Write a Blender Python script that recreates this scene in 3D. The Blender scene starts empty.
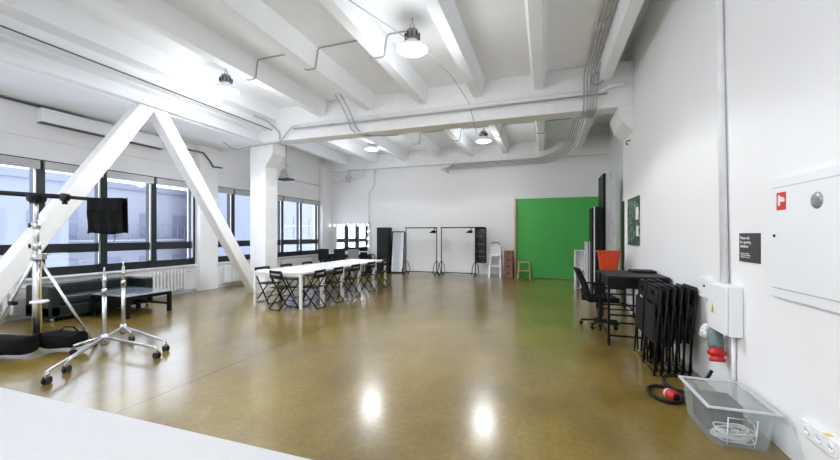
import bpy, bmesh, math, random
from mathutils import Vector, Matrix
random.seed(7)
PI = math.pi
S = bpy.context.scene
C = S.collection

# ------------------------------------------------------------------ camera
YAW = math.radians(18.85)
cam_d = bpy.data.cameras.new('camera'); cam = bpy.data.objects.new('camera', cam_d); C.objects.link(cam)
cam.location = (0, 0, 1.5); cam.rotation_euler = (PI/2, 0, YAW)
cam_d.sensor_width = 36; cam_d.lens = 366/840*36; cam_d.shift_y = 5/840; cam_d.clip_start = .05
S.camera = cam
# ------------------------------------------------------------------ world
W = bpy.data.worlds.new('sky'); S.world = W; W.use_nodes = True
wn = W.node_tree.nodes; wl = W.node_tree.links
bg = wn['Background']; bg.inputs['Strength'].default_value = 2.2
tc = wn.new('ShaderNodeTexCoord'); sp = wn.new('ShaderNodeSeparateXYZ'); rp = wn.new('ShaderNodeValToRGB')
wl.new(tc.outputs['Generated'], sp.inputs[0]); wl.new(sp.outputs['Z'], rp.inputs[0]); wl.new(rp.outputs[0], bg.inputs['Color'])
rp.color_ramp.elements[0].color = (.82, .88, 1, 1); rp.color_ramp.elements[1].color = (.76, .84, 1, 1)
for y0_, y1_ in ((-3.9, 1.35), (1.9, 7.33), (7.9, 13.0)):          # sky portals in the window openings
    pl = bpy.data.lights.new('window_daylight', 'AREA'); pl.shape = 'RECTANGLE'; pl.size = 2.1; pl.size_y = y1_-y0_; pl.cycles.is_portal = True
    po = bpy.data.objects.new('window_daylight', pl); C.objects.link(po); po.location = (-9.05, (y0_+y1_)/2, 1.82); po.rotation_euler = (0, -PI/2, 0)
# ------------------------------------------------------------------ colour management
S.view_settings.view_transform = 'Standard'; S.view_settings.look = 'None'
S.view_settings.exposure = 0.92; S.view_settings.gamma = 1; S.view_settings.use_curve_mapping = False
S.cycles.use_denoising = True; S.cycles.max_bounces = 10; S.cycles.diffuse_bounces = 7
S.cycles.transparent_max_bounces = 16; S.cycles.sample_clamp_indirect = 6; S.cycles.caustics_reflective = False
LAMP_DOWN = 46; LAMP_SOFT = 24; FAR = .26; BACK_DOWN = 20; BACK_SOFT = 50; LAMP_COL = (.93, .96, 1)

# ------------------------------------------------------------------ materials
def mat(name, col, rough=.5, metal=0, var=0, scale=6, bump=0, bscale=40, coat=0, emit=0, ecol=None, spec=None):
    m = bpy.data.materials.new(name); m.use_nodes = True
    n = m.node_tree.nodes; l = m.node_tree.links; b = n['Principled BSDF']
    b.inputs['Base Color'].default_value = (*col, 1); b.inputs['Roughness'].default_value = rough
    b.inputs['Metallic'].default_value = metal; b.inputs['Coat Weight'].default_value = coat
    if spec is not None: b.inputs['Specular IOR Level'].default_value = spec
    if emit: b.inputs['Emission Color'].default_value = (*(ecol or col), 1); b.inputs['Emission Strength'].default_value = emit
    t = n.new('ShaderNodeTexCoord')
    if var:
        nz = n.new('ShaderNodeTexNoise'); nz.inputs['Scale'].default_value = scale; nz.inputs['Detail'].default_value = 5
        r = n.new('ShaderNodeValToRGB'); l.new(t.outputs['Object'], nz.inputs['Vector']); l.new(nz.outputs[0], r.inputs[0])
        r.color_ramp.elements[0].position = .3; r.color_ramp.elements[1].position = .7
        r.color_ramp.elements[0].color = (*[c*(1-var) for c in col], 1); r.color_ramp.elements[1].color = (*[min(1, c*(1+var)) for c in col], 1)
        l.new(r.outputs[0], b.inputs['Base Color'])
    if bump:
        nb = n.new('ShaderNodeTexNoise'); nb.inputs['Scale'].default_value = bscale; bp = n.new('ShaderNodeBump')
        bp.inputs['Strength'].default_value = bump; bp.inputs['Distance'].default_value = .01
        l.new(t.outputs['Object'], nb.inputs['Vector']); l.new(nb.outputs[0], bp.inputs['Height']); l.new(bp.outputs[0], b.inputs['Normal'])
    return m
WHITE = (.84, .84, .845)
M = {}
M['wall'] = mat('white_wall_paint', WHITE, .6, var=.012, scale=1.5, bump=.12, bscale=25)
M['ceil'] = mat('white_ceiling_paint', (.90, .92, .95), .75, var=.02, scale=2, bump=.2, bscale=18)
M['conc'] = mat('white_painted_concrete', (.84, .84, .845), .65, var=.03, scale=7, bump=.35, bscale=22)
M['white'] = mat('white_plastic', (.84, .845, .86), .4, var=.01)
M['whitem'] = mat('white_enamel_metal', (.84, .85, .87), .35, var=.01)
M['greyp'] = mat('grey_blind_fabric', (.50, .51, .52), .7, var=.03)
M['pipe'] = mat('white_painted_pipe', (.80, .80, .81), .5, var=.04)
M['conduit'] = mat('grey_conduit', (.42, .42, .43), .5, var=.06)
M['cable'] = mat('dark_cable', (.10, .10, .105), .6, var=.1)
M['frame'] = mat('dark_window_frame', (.012, .017, .021), .35, var=.1)
M['black'] = mat('black_metal', (.006, .006, .007), .45, var=.1, spec=.25)
M['blackp'] = mat('black_plastic', (.008, .008, .009), .55, var=.1, bump=.1, spec=.25)
M['fabric'] = mat('black_fabric', (.005, .006, .006), .9, spec=.2, var=.25, scale=30, bump=.5, bscale=120)
M['leather'] = mat('dark_green_leather', (.010, .018, .018), .33, var=.15, scale=8, bump=.15, bscale=60)
M['steel'] = mat('chrome_steel', (.66, .67, .68), .30, 1, var=.03)
M['alu'] = mat('satin_aluminium', (.62, .63, .64), .38, 1, var=.04)
M['dgrey'] = mat('dark_grey_panel', (.016, .017, .018), .5, var=.06, spec=.3)
M['mgrey'] = mat('mid_grey_plastic', (.22, .22, .225), .5, var=.05)
M['lgrey'] = mat('light_grey', (.55, .555, .57), .5, var=.04)
M['ftop'] = mat('dark_tabletop_painted_sheen', (.42, .48, .55), .10, var=.03, coat=1)  # window reflection painted in: dark top given a pale blue base colour
M['green'] = mat('chroma_green_paint', (.065, .42, .08), .6, var=.03, scale=2)
M['wood'] = mat('pale_pine_wood', (.60, .38, .20), .55, var=.12, scale=9)
M['brown'] = mat('brown_wood_crate', (.22, .11, .065), .55, var=.3, scale=14)
M['red'] = mat('orange_red_plastic', (.60, .055, .012), .42, var=.03)
M['plugred'] = mat('red_plug_plastic', (.50, .012, .012), .35, var=.05)
M['plugcase'] = mat('grey_green_plug_casing', (.14, .19, .19), .45, var=.05)
M['yellow'] = mat('yellow_sticker', (.75, .55, .03), .5, var=.02)
M['sign'] = mat('charcoal_sign_plate', (.045, .045, .048), .5, var=.04)
M['redsign'] = mat('red_sign', (.65, .03, .02), .5, var=.02)
M['text'] = mat('white_lettering', (.8, .8, .8), .6, var=.01)
M['bulb'] = mat('glowing_bulb', (1, .97, .92), .4, emit=6, ecol=(1, .97, .92))
M['glow'] = mat('glowing_lamp_diffuser', (.95, .97, 1), .4, emit=1.6, ecol=(.95, .97, 1))
M['mirror'] = mat('mirror_glass', (.93, .94, .95), .01, 1)
M['mirror2'] = mat('worn_mirror_glass', (.80, .82, .84), .10, 1, bump=.25, bscale=2.5)
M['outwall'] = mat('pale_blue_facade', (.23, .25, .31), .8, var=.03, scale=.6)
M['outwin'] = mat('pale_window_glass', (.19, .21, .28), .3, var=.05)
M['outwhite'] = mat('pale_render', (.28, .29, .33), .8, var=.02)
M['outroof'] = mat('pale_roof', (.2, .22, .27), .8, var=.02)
M['platform'] = mat('white_platform_paint', (.50, .50, .50), .6, var=.006)
M['hose'] = mat('round_grey_vent', (.32, .32, .33), .4, .5, var=.3, scale=50)

def floor_mat():
    m = bpy.data.materials.new('polished_amber_concrete'); m.use_nodes = True
    n = m.node_tree.nodes; l = m.node_tree.links; b = n['Principled BSDF']
    t = n.new('ShaderNodeTexCoord')
    mp = n.new('ShaderNodeMapping'); mp.inputs['Scale'].default_value = (1, .7, 1); l.new(t.outputs['Object'], mp.inputs[0])
    n1 = n.new('ShaderNodeTexNoise'); n1.inputs['Scale'].default_value = .9; n1.inputs['Detail'].default_value = 8; n1.inputs['Roughness'].default_value = .62; n1.inputs['Distortion'].default_value = 0
    l.new(mp.outputs[0], n1.inputs['Vector'])
    r = n.new('ShaderNodeValToRGB'); l.new(n1.outputs[0], r.inputs[0])
    e = r.color_ramp.elements; e[0].position = .36; e[0].color = (.15, .10, .016, 1); e[1].position = .66; e[1].color = (.285, .21, .045, 1)
    e2 = r.color_ramp.elements.new(.5); e2.color = (.22, .15, .027, 1)
    n2 = n.new('ShaderNodeTexNoise'); n2.inputs['Scale'].default_value = 22; n2.inputs['Detail'].default_value = 6
    l.new(t.outputs['Object'], n2.inputs['Vector'])
    mx = n.new('ShaderNodeMix'); mx.data_type = 'RGBA'; mx.blend_type = 'MULTIPLY'; mx.inputs[0].default_value = .5
    r2 = n.new('ShaderNodeValToRGB'); l.new(n2.outputs[0], r2.inputs[0]); r2.color_ramp.elements[0].position = .35; r2.color_ramp.elements[0].color = (.62, .6, .55, 1); r2.color_ramp.elements[1].position = .62
    l.new(r.outputs[0], mx.inputs[6]); l.new(r2.outputs[0], mx.inputs[7])
    # saw-cut joints
    sx = n.new('ShaderNodeSeparateXYZ'); l.new(t.outputs['Object'], sx.inputs[0])
    def line(sock, c, w):
        a = n.new('ShaderNodeMath'); a.operation = 'SUBTRACT'; l.new(sock, a.inputs[0]); a.inputs[1].default_value = c
        q = n.new('ShaderNodeMath'); q.operation = 'ABSOLUTE'; l.new(a.outputs[0], q.inputs[0])
        g = n.new('ShaderNodeMath'); g.operation = 'LESS_THAN'; l.new(q.outputs[0], g.inputs[0]); g.inputs[1].default_value = w
        return g.outputs[0]
    a = line(sx.outputs['X'], -3.42, .008); c = line(sx.outputs['Y'], 7.9, .006)
    mm = n.new('ShaderNodeMath'); mm.operation = 'MAXIMUM'; l.new(a, mm.inputs[0]); l.new(c, mm.inputs[1])
    m2 = n.new('ShaderNodeMix'); m2.data_type = 'RGBA'; l.new(mm.outputs[0], m2.inputs[0]); l.new(mx.outputs[2], m2.inputs[6]); m2.inputs[7].default_value = (.045, .03, .02, 1)
    l.new(m2.outputs[2], b.inputs['Base Color'])
    rr = n.new('ShaderNodeMapRange'); l.new(n1.outputs[0], rr.inputs[0]); rr.inputs[1].default_value = .3; rr.inputs[2].default_value = .7; rr.inputs[3].default_value = .28; rr.inputs[4].default_value = .31
    l.new(rr.outputs[0], b.inputs['Roughness'])
    b.inputs['Specular IOR Level'].default_value = .35
    b.inputs['Coat Weight'].default_value = .75; b.inputs['Coat Roughness'].default_value = .165
    return m
M['floor'] = floor_mat()

def glass_mat(name, tint, refl):
    m = bpy.data.materials.new(name); m.use_nodes = True
    n = m.node_tree.nodes; l = m.node_tree.links; n.clear()
    o = n.new('ShaderNodeOutputMaterial'); mix = n.new('ShaderNodeMixShader'); tr = n.new('ShaderNodeBsdfTransparent'); gl = n.new('ShaderNodeBsdfGlossy')
    lw = n.new('ShaderNodeLayerWeight'); pw = n.new('ShaderNodeMath'); pw.operation = 'POWER'; pw.inputs[1].default_value = 5
    lw.inputs[0].default_value = .5; l.new(lw.outputs['Facing'], pw.inputs[0]); fr = n.new('ShaderNodeMath'); fr.operation = 'MULTIPLY_ADD'; fr.inputs[1].default_value = .7; fr.inputs[2].default_value = refl; l.new(pw.outputs[0], fr.inputs[0])
    tr.inputs[0].default_value = (*tint, 1); gl.inputs['Roughness'].default_value = .02
    l.new(fr.outputs[0], mix.inputs[0]); l.new(tr.outputs[0], mix.inputs[1]); l.new(gl.outputs[0], mix.inputs[2]); l.new(mix.outputs[0], o.inputs[0])
    return m
M['glass'] = glass_mat('window_glass', (.97, .98, 1), .03)
def clear_plastic():
    m = bpy.data.materials.new('clear_milky_plastic'); m.use_nodes = True
    n = m.node_tree.nodes; l = m.node_tree.links; b = n['Principled BSDF']
    b.inputs['Base Color'].default_value = (.80, .82, .83, 1); b.inputs['Roughness'].default_value = .25
    o = n['Material Output']; tr = n.new('ShaderNodeBsdfTransparent'); mix = n.new('ShaderNodeMixShader'); tr.inputs[0].default_value = (.93, .95, .95, 1)
    t = n.new('ShaderNodeTexCoord'); nz = n.new('ShaderNodeTexNoise'); nz.inputs['Scale'].default_value = 5; l.new(t.outputs['Object'], nz.inputs[0])
    mr = n.new('ShaderNodeMapRange'); mr.inputs[3].default_value = .10; mr.inputs[4].default_value = .22; l.new(nz.outputs[0], mr.inputs[0])
    l.new(mr.outputs[0], mix.inputs[0]); l.new(tr.outputs[0], mix.inputs[1]); l.new(b.outputs[0], mix.inputs[2]); l.new(mix.outputs[0], o.inputs[0])
    return m
M['clear'] = clear_plastic()
def pattern(name, cols, scale, kind='noise', stretch=(1, 1, 1), rough=.5):
    m = bpy.data.materials.new(name); m.use_nodes = True
    n = m.node_tree.nodes; l = m.node_tree.links; b = n['Principled BSDF']; b.inputs['Roughness'].default_value = rough
    t = n.new('ShaderNodeTexCoord'); mp = n.new('ShaderNodeMapping'); mp.inputs['Scale'].default_value = stretch; l.new(t.outputs['Object'], mp.inputs[0])
    if kind == 'noise':
        z = n.new('ShaderNodeTexNoise'); z.inputs['Detail'].default_value = 8; z.inputs['Distortion'].default_value = 2.5; z.inputs['Scale'].default_value = scale
    else:
        z = n.new('ShaderNodeTexVoronoi'); z.inputs['Scale'].default_value = scale
    l.new(mp.outputs[0], z.inputs['Vector']); r = n.new('ShaderNodeValToRGB'); l.new(z.outputs[0], r.inputs[0])
    e = r.color_ramp.elements
    while len(e) < len(cols): e.new(.5)
    for k, (p, c) in enumerate(cols): e[k].position = p; e[k].color = (*c, 1)
    l.new(r.outputs[0], b.inputs['Base Color']); return m
M['marble'] = pattern('white_marble_print', [(.0, (.74, .74, .75)), (.47, (.76, .76, .77)), (.495, (.45, .45, .46)), (.52, (.8, .8, .81)), (.7, (.72, .72, .73))], 2.2, stretch=(3.5, 1, .12))
M['stencil'] = pattern('dark_green_leaf_print', [(.0, (.004, .01, .006)), (.40, (.008, .02, .01)), (.46, (.02, .12, .04)), (.52, (.006, .015, .008)), (.60, (.3, .36, .32))], 6)
M['mesh'] = pattern('grey_mesh_fabric', [(.0, (.03, .03, .03)), (.45, (.07, .07, .07)), (.8, (.2, .2, .2))], 4, stretch=(1, 1, .5))
M['foil'] = pattern('crumpled_clear_bag', [(.0, (.2, .2, .2)), (.45, (.5, .5, .5)), (.6, (.85, .85, .85))], 30, rough=.2)
# ------------------------------------------------------------------ mesh helpers
class MB:
    def __init__(s): s.b = bmesh.new()
    def box(s, x0, x1, y0, y1, z0, z1, bev=0, rot=None):
        r = bmesh.ops.create_cube(s.b, size=1)
        mt = Matrix.Translation(((x0+x1)/2, (y0+y1)/2, (z0+z1)/2)) @ Matrix.Diagonal((abs(x1-x0), abs(y1-y0), abs(z1-z0), 1))
        bmesh.ops.transform(s.b, matrix=mt, verts=r['verts'])
        if rot is not None: bmesh.ops.transform(s.b, matrix=rot, verts=r['verts'])
        if bev:
            es = list({e for v in r['verts'] for e in v.link_edges})
            bmesh.ops.bevel(s.b, geom=es, offset=bev, segments=2, affect='EDGES', profile=.6)
        return s
    def prism(s, poly, axis, a, b):
        def P(u, v, w): return {'x': (w, u, v), 'y': (u, w, v), 'z': (u, v, w)}[axis]
        va = [s.b.verts.new(P(u, v, a)) for u, v in poly]; vb = [s.b.verts.new(P(u, v, b)) for u, v in poly]
        n = len(poly); s.b.faces.new(va); s.b.faces.new(vb[::-1])
        for i in range(n): s.b.faces.new((va[i], vb[i], vb[(i+1) % n], va[(i+1) % n]))
        return s
    def tube(s, pts, r, seg=8, r2=None, closed=False):
        pts = [Vector(p) for p in pts]; n = len(pts); rings = []; up = None
        for i, p in enumerate(pts):
            if closed: d = (pts[(i+1) % n]-pts[i-1])
            else: d = (pts[min(i+1, n-1)]-pts[max(i-1, 0)])
            d.normalize()
            if up is None: up = Vector((0, 0, 1)) if abs(d.z) < .9 else Vector((1, 0, 0))
            a = d.cross(up)
            if a.length < 1e-4: a = d.cross(Vector((1, 0, 0)))
            a.normalize(); b = a.cross(d).normalized(); up = b
            rr = r if r2 is None else r+(r2-r)*i/(n-1)
            rings.append([s.b.verts.new(p+(a*math.cos(t)+b*math.sin(t))*rr) for t in [2*PI*k/seg for k in range(seg)]])
        m = n if closed else n-1
        for i in range(m):
            A, B = rings[i], rings[(i+1) % n]
            for k in range(seg):
                f = s.b.faces.new((A[k], A[(k+1) % seg], B[(k+1) % seg], B[k])); f.smooth = True
        if not closed: s.b.faces.new(rings[0][::-1]); s.b.faces.new(rings[-1])
        return s
    def bar(s, p, q, w, h=None):                       # rectangular bar along p->q
        p = Vector(p); q = Vector(q); d = (q-p); L = d.length; h = h or w
        mt = Matrix.Translation((p+q)/2) @ d.to_track_quat('Z', 'Y').to_matrix().to_4x4() @ Matrix.Diagonal((w, h, L, 1))
        r = bmesh.ops.create_cube(s.b, size=1); bmesh.ops.transform(s.b, matrix=mt, verts=r['verts']); return s
    def lathe(s, prof, c=(0, 0, 0), seg=24, axis='z', flip=False):
        c = Vector(c); rings = []
        for r, h in prof:
            if r < 1e-5: pts = [Vector((0, 0, h))]
            else: pts = [Vector((r*math.cos(2*PI*k/seg), r*math.sin(2*PI*k/seg), h)) for k in range(seg)]
            if axis == 'x': pts = [Vector((p.z, p.x, p.y)) for p in pts]
            if axis == 'y': pts = [Vector((p.y, p.z, p.x)) for p in pts]
            rings.append([s.b.verts.new(p+c) for p in pts])
        for A, B in zip(rings, rings[1:]):
            for k in range(seg):
                k2 = (k+1) % seg
                if len(A) == 1 and len(B) == 1: break
                if len(A) == 1: f = s.b.faces.new((A[0], B[k], B[k2]))
                elif len(B) == 1: f = s.b.faces.new((A[k], A[k2], B[0]))
                else: f = s.b.faces.new((A[k], A[k2], B[k2], B[k]))
                f.smooth = True
        for R in (rings[0], rings[-1]):
            if len(R) > 1:
                try: s.b.faces.new(R)
                except Exception: pass
        return s
    def sheet(s, fn, nu, nv, th):                      # thick curved sheet
        g = [[s.b.verts.new(fn(i/nu, j/nv)) for j in range(nv+1)] for i in range(nu+1)]
        fs = []
        for i in range(nu):
            for j in range(nv):
                f = s.b.faces.new((g[i][j], g[i+1][j], g[i+1][j+1], g[i][j+1])); f.smooth = True; fs.append(f)
        s.b.normal_update(); bmesh.ops.solidify(s.b, geom=fs, thickness=th); return s
    def build(s, name, m, parent=None, kind=None, label=None):
        bmesh.ops.recalc_face_normals(s.b, faces=s.b.faces)
        me = bpy.data.meshes.new(name); s.b.to_mesh(me); s.b.free()
        me.materials.append(M[m] if isinstance(m, str) else m)
        o = bpy.data.objects.new(name, me); C.objects.link(o)
        if parent: o.parent = parent
        if kind: o['kind'] = kind
        if label: o['label'] = label
        return o
def thing(name, label, cat, loc=(0, 0, 0), rotz=0, group=None):
    o = bpy.data.objects.new(name, None); C.objects.link(o); o.empty_display_size = .1
    o.location = loc; o.rotation_euler = (0, 0, rotz); o['label'] = label; o['category'] = cat
    if group: o['group'] = group
    return o
def tag(o, label, cat, group=None):
    o['label'] = label; o['category'] = cat
    if group: o['group'] = group
    return o
def copy_tree(o, parent=None):
    c = o.copy(); C.objects.link(c)
    if parent: c.parent = parent; c.matrix_parent_inverse = o.matrix_parent_inverse.copy()
    for ch in list(o.children):
        copy_tree(ch, c)
    return c
def dup(o, loc, rotz=0, label=None, group=None):
    c = copy_tree(o); c.location = loc; c.rotation_euler = (0, 0, rotz)
    if label: c['label'] = label
    if group: c['group'] = group
    return c
def bend(pts, r=.06, n=4):                              # round the corners of a polyline
    P = [Vector(p) for p in pts]; out = [P[0]]
    for i in range(1, len(P)-1):
        a = P[i-1]-P[i]; b = P[i+1]-P[i]; k = min(r, a.length*.45, b.length*.45)
        s0 = P[i]+a.normalized()*k; s1 = P[i]+b.normalized()*k
        for j in range(n+1):
            t = j/n; out.append(s0*(1-t)**2+P[i]*2*t*(1-t)+s1*t*t)
    out.append(P[-1]); return out
def text(body, size, loc, rot, m, parent, name='lettering', ex=.001):
    cu = bpy.data.curves.new(name, 'FONT'); cu.body = body; cu.size = size; cu.extrude = ex; cu.space_line = .95
    o = bpy.data.objects.new(name, cu); C.objects.link(o); cu.materials.append(M[m])
    dg = bpy.context.evaluated_depsgraph_get(); me = bpy.data.meshes.new_from_object(o.evaluated_get(dg))
    bpy.data.objects.remove(o); o = bpy.data.objects.new(name, me); C.objects.link(o); o.location = loc; o.rotation_euler = rot
    o.parent = parent; return o

# ------------------------------------------------------------------ room shell
XL, XR, YB, YF = -8.85, 1.56, 13.6, -4.0
ZR, ZS, ZB = 4.4, 4.75, 3.9          # rib bottom, slab, cross beam bottom
MB().box(XL-.3, 2.4, YF-.2, YB+.3, -.2, 0).build('floor', 'floor', kind='structure')
MB().box(XL, XR, -2.0, 2.04, 0, .03, bev=.004).build('floor', 'platform', kind='structure')
MB().box(XL-.3, 1.27, YF-.2, YB+.3, ZS, 5.3).box(1.27, 2.4, YF-.2, YB+.3, 5.15, 5.3).build('ceiling', 'ceil', kind='structure')
MB().box(XR, 2.4, YF-.2, 8.7, -.05, 5.15).box(2.0, 2.4, 8.7, YB+.3, -.05, 5.15).build('wall_right', 'wall', kind='structure')
MB().box(XL-.3, 2.4, YB, YB+.3, -.05, 5.15).build('wall_back', 'wall', kind='structure')
MB().box(XL-.3, 2.4, YF-.2, YF, -.05, 5.15).build('wall_front', 'wall', kind='structure')
# left wall with three window bays
BAYS = [(-3.9, 1.35), (1.9, 7.33), (7.9, 13.0)]
wb = MB(); wb.box(XL-.3, XL, YF, YB, -.05, .72).box(XL-.3, XL, YF, YB, 2.9, 5.0)
edges = [YF]+[v for b in BAYS for v in b]+[YB]
for a, b in zip(edges[0::2], edges[1::2]): wb.box(XL-.3, XL, a, b, .72, 2.9)
wb.build('wall_left', 'wall', kind='structure')
for n_, (a, b) in enumerate([(7.33, 7.9), (1.35, 1.9), (13.0, 13.6)]):
    MB().box(XL, XL+.16, a, b, 0, 3.9 if n_ < 2 else ZR, bev=.01).build('trim_%d' % (n_+1), 'wall', kind='structure')
MB().box(XL, XL+.02, YF, YB, 3.28, 3.295).build('trim_4', 'wall', kind='structure')

def window(k, a, b, mull):
    w = MB(); X0, X1 = XL-.13, XL-.03
    w.box(X0, X1, a, b, .72, .885); w.box(X0, X1, a, b, 2.8, 2.9); w.box(X0, X1, a, b, 1.15, 1.33)
    pts = [a+.05]+mull+[b-.05]
    for i, m_ in enumerate(pts):
        hw = .085 if 0 < i < len(pts)-1 else .05
        w.box(X0-.01, X1+.012, m_-hw, m_+hw, .72, 2.9)
    f = w.build('window_%d' % k, 'frame', kind='structure')
    for i in range(len(pts)-1):
        p, q = pts[i]+(.085 if i else .05), pts[i+1]-(.085 if i+1 < len(pts)-1 else .05)
        MB().box(XL-.09, XL-.082, p, q, .885, 1.15).box(XL-.09, XL-.082, p, q, 1.33, 2.8).build('pane', 'glass', f)
        MB().box(XL-.018, XL+.05, p-.03, q+.07, 2.715, 2.875, bev=.012).build('roller_blind', 'greyp', f, label='light grey roller blind wound up')
        MB().box(XL-.03, XL+.0, q+.0, q+.03, .9, 2.72).build('blind_guide', 'alu', f)
    MB().box(XL-.03, XL+.07, a-.02, b+.02, .68, .72, bev=.006).build('window_sill', 'white', f)
window(1, -3.9, 1.35, [-2.9, -1.85, -.8, .25])
window(2, 1.9, 7.33, [3.1, 4.14, 5.17, 6.22])
window(3, 7.9, 13.0, [8.57, 9.66, 10.75, 11.8])
# ceiling ribs, cross beams
RX = [-7.8, -6.45, -5.17, -3.87, -2.57, -1.34, -.12, 1.08]
for (y0, y1, first) in [(-3.75, 1.75, 2), (2.25, 7.7, 2), (8.1, 13.35, 0)]:
    for x in RX[first:]:
        MB().prism([(x-.085, ZR), (x+.085, ZR), (x+.15, ZS), (x-.15, ZS)], 'y', y0, y1).build('ceiling_rib', 'ceil', kind='structure')
for y0, y1 in [(1.75, 2.25), (7.7, 8.1)]:
    MB().box(XL, XR, y0, y1, ZB, ZS, bev=.02).build('ceiling_beam', 'conc', kind='structure')
MB().box(XL, 2.0, 13.35, 13.6, 4.18, ZS, bev=.01).build('ceiling_beam', 'conc', kind='structure')
# boxed-in soffit and stepped edge beam along the windows, recess added to darken it
for y0, y1 in [(-3.75, 1.75), (2.25, 7.7)]:
    MB().prism([(XL, ZB), (-6.92, ZB), (-6.92, 3.94), (-7.07, 3.96), (-7.07, 4.16), (-6.9, 4.175), (-6.9, 4.21), (-6.62, 4.21), (-6.62, 4.25), (-6.71, 4.26), (-6.71, 4.385), (-6.6, 4.40), (-6.46, 4.42), (-6.42, ZS), (XL, ZS)], 'y', y0, y1).build('ceiling_beam', 'ceil', kind='structure')
    MB().box(-7.12, -7.07, y0, y1, ZB-.03, ZB).box(-6.925, -6.90, y0, y1, ZB-.004, ZB+.03).build('ceiling_trim', 'ceil', kind='structure')
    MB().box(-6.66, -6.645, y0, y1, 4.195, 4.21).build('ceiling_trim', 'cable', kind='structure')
MB().box(XL, XL+.14, 4.1, 6.35, 3.58, 3.84, bev=.01).build('wall_lintel', 'ceil', kind='structure')
MB().box(XL, XL+.15, 4.1, 6.35, 3.565, 3.58).build('wall_lintel_shadow', 'cable', kind='structure')  # dark strip painted in as the shadow under the lintel
# column with capital, right-hand corbel
def column(y):
    MB().box(-7.42, -6.92, y-.23, y+.23, 0, ZB, bev=.012).prism([(-6.93, 3.28), (-6.68, 3.62), (-6.68, ZB), (-6.93, ZB)], 'y', y-.23, y+.23).build('column', 'conc', kind='structure')
column(7.98); column(2.0)
MB().prism([(XR, 3.45), (1.38, 3.62), (1.30, ZB), (XR, ZB)], 'y', 7.72, 8.68).build('wall_corbel', 'conc', kind='structure')
# diagonal concrete braces
def brace(y0, z0, y1, z1):
    b = MB(); b.bar((-7.1, y0, z0), (-7.1, y1, z1), .24, .26)
    o = b.build('diagonal_brace', 'conc', kind='structure')
    md = o.modifiers.new('bevel', 'BEVEL'); md.width = .03; md.segments = 2
    return o
brace(7.66, -.05, 5.0, 3.95); brace(2.36, 0.0, 4.85, 3.95)
# door leaf seen edge-on at the end of the right wall
MB().box(XR-.03, XR, 8.42, 8.68, 0, 2.2).build('door_1', 'black', kind='structure')
MB().box(XR-.035, XR, 8.3, 8.36, 0, 2.25).build('trim_5', 'white', kind='structure')
# skirting painted on wall foot behind radiators
MB().box(XL, XL+.025, YF, YB, 0, .08).build('baseboard_left', 'lgrey', kind='structure')
MB().box(-6.6, 2.0, YB-.02, YB, 0, .07).build('baseboard_back', 'lgrey', kind='structure')

# ------------------------------------------------------------------ buildings outside
def building(x, y0, y1, z1, m, lab, nwin, bz):
    t = thing('apartment_building', lab, 'building', (x, (y0+y1)/2, -7))
    L = (y1-y0)/2
    MB().box(-6, 0, -L, L, 0, z1+7).build('wall', m, t)
    MB().box(-6.1, .15, -L-.1, L+.1, z1+7, z1+7.4).build('roof', 'outroof', t)
    rows = int((z1+7-2)/3)
    for i in range(nwin):
        for j in range(rows):
            yy = -L+(i+.5)*2*L/nwin; zz = z1+7-2.4-j*3
            MB().box(0, .05, yy-.6, yy+.6, zz-.8, zz+.8).build('window', 'outwin', t)
    for j in range(bz):
        zz = z1+7-3.4-j*3
        MB().box(0, 1.0, -L*.9, L*.9, zz-.1, zz).build('balcony', 'outwhite', t)
        r = MB()
        for k in range(24): yy = -L*.9+k*L*1.8/23; r.box(.93, .97, yy-.02, yy+.02, zz, zz+1)
        r.box(.92, .98, -L*.9, L*.9, zz+1, zz+1.06).build('railing', 'outwin', t)
    return t
building(-24, 2, 12.4, 4.3, 'outwall', 'pale blue apartment block seen through the leftmost window panes', 5, 0)
building(-27, 12.6, 27, 4.6, 'outwhite', 'pale building with balcony railings seen beyond the braced windows', 6, 2)
building(-19, 20, 34, 7.5, 'outwall', 'bluish tall block seen through the far windows behind the table', 7, 0)

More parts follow.
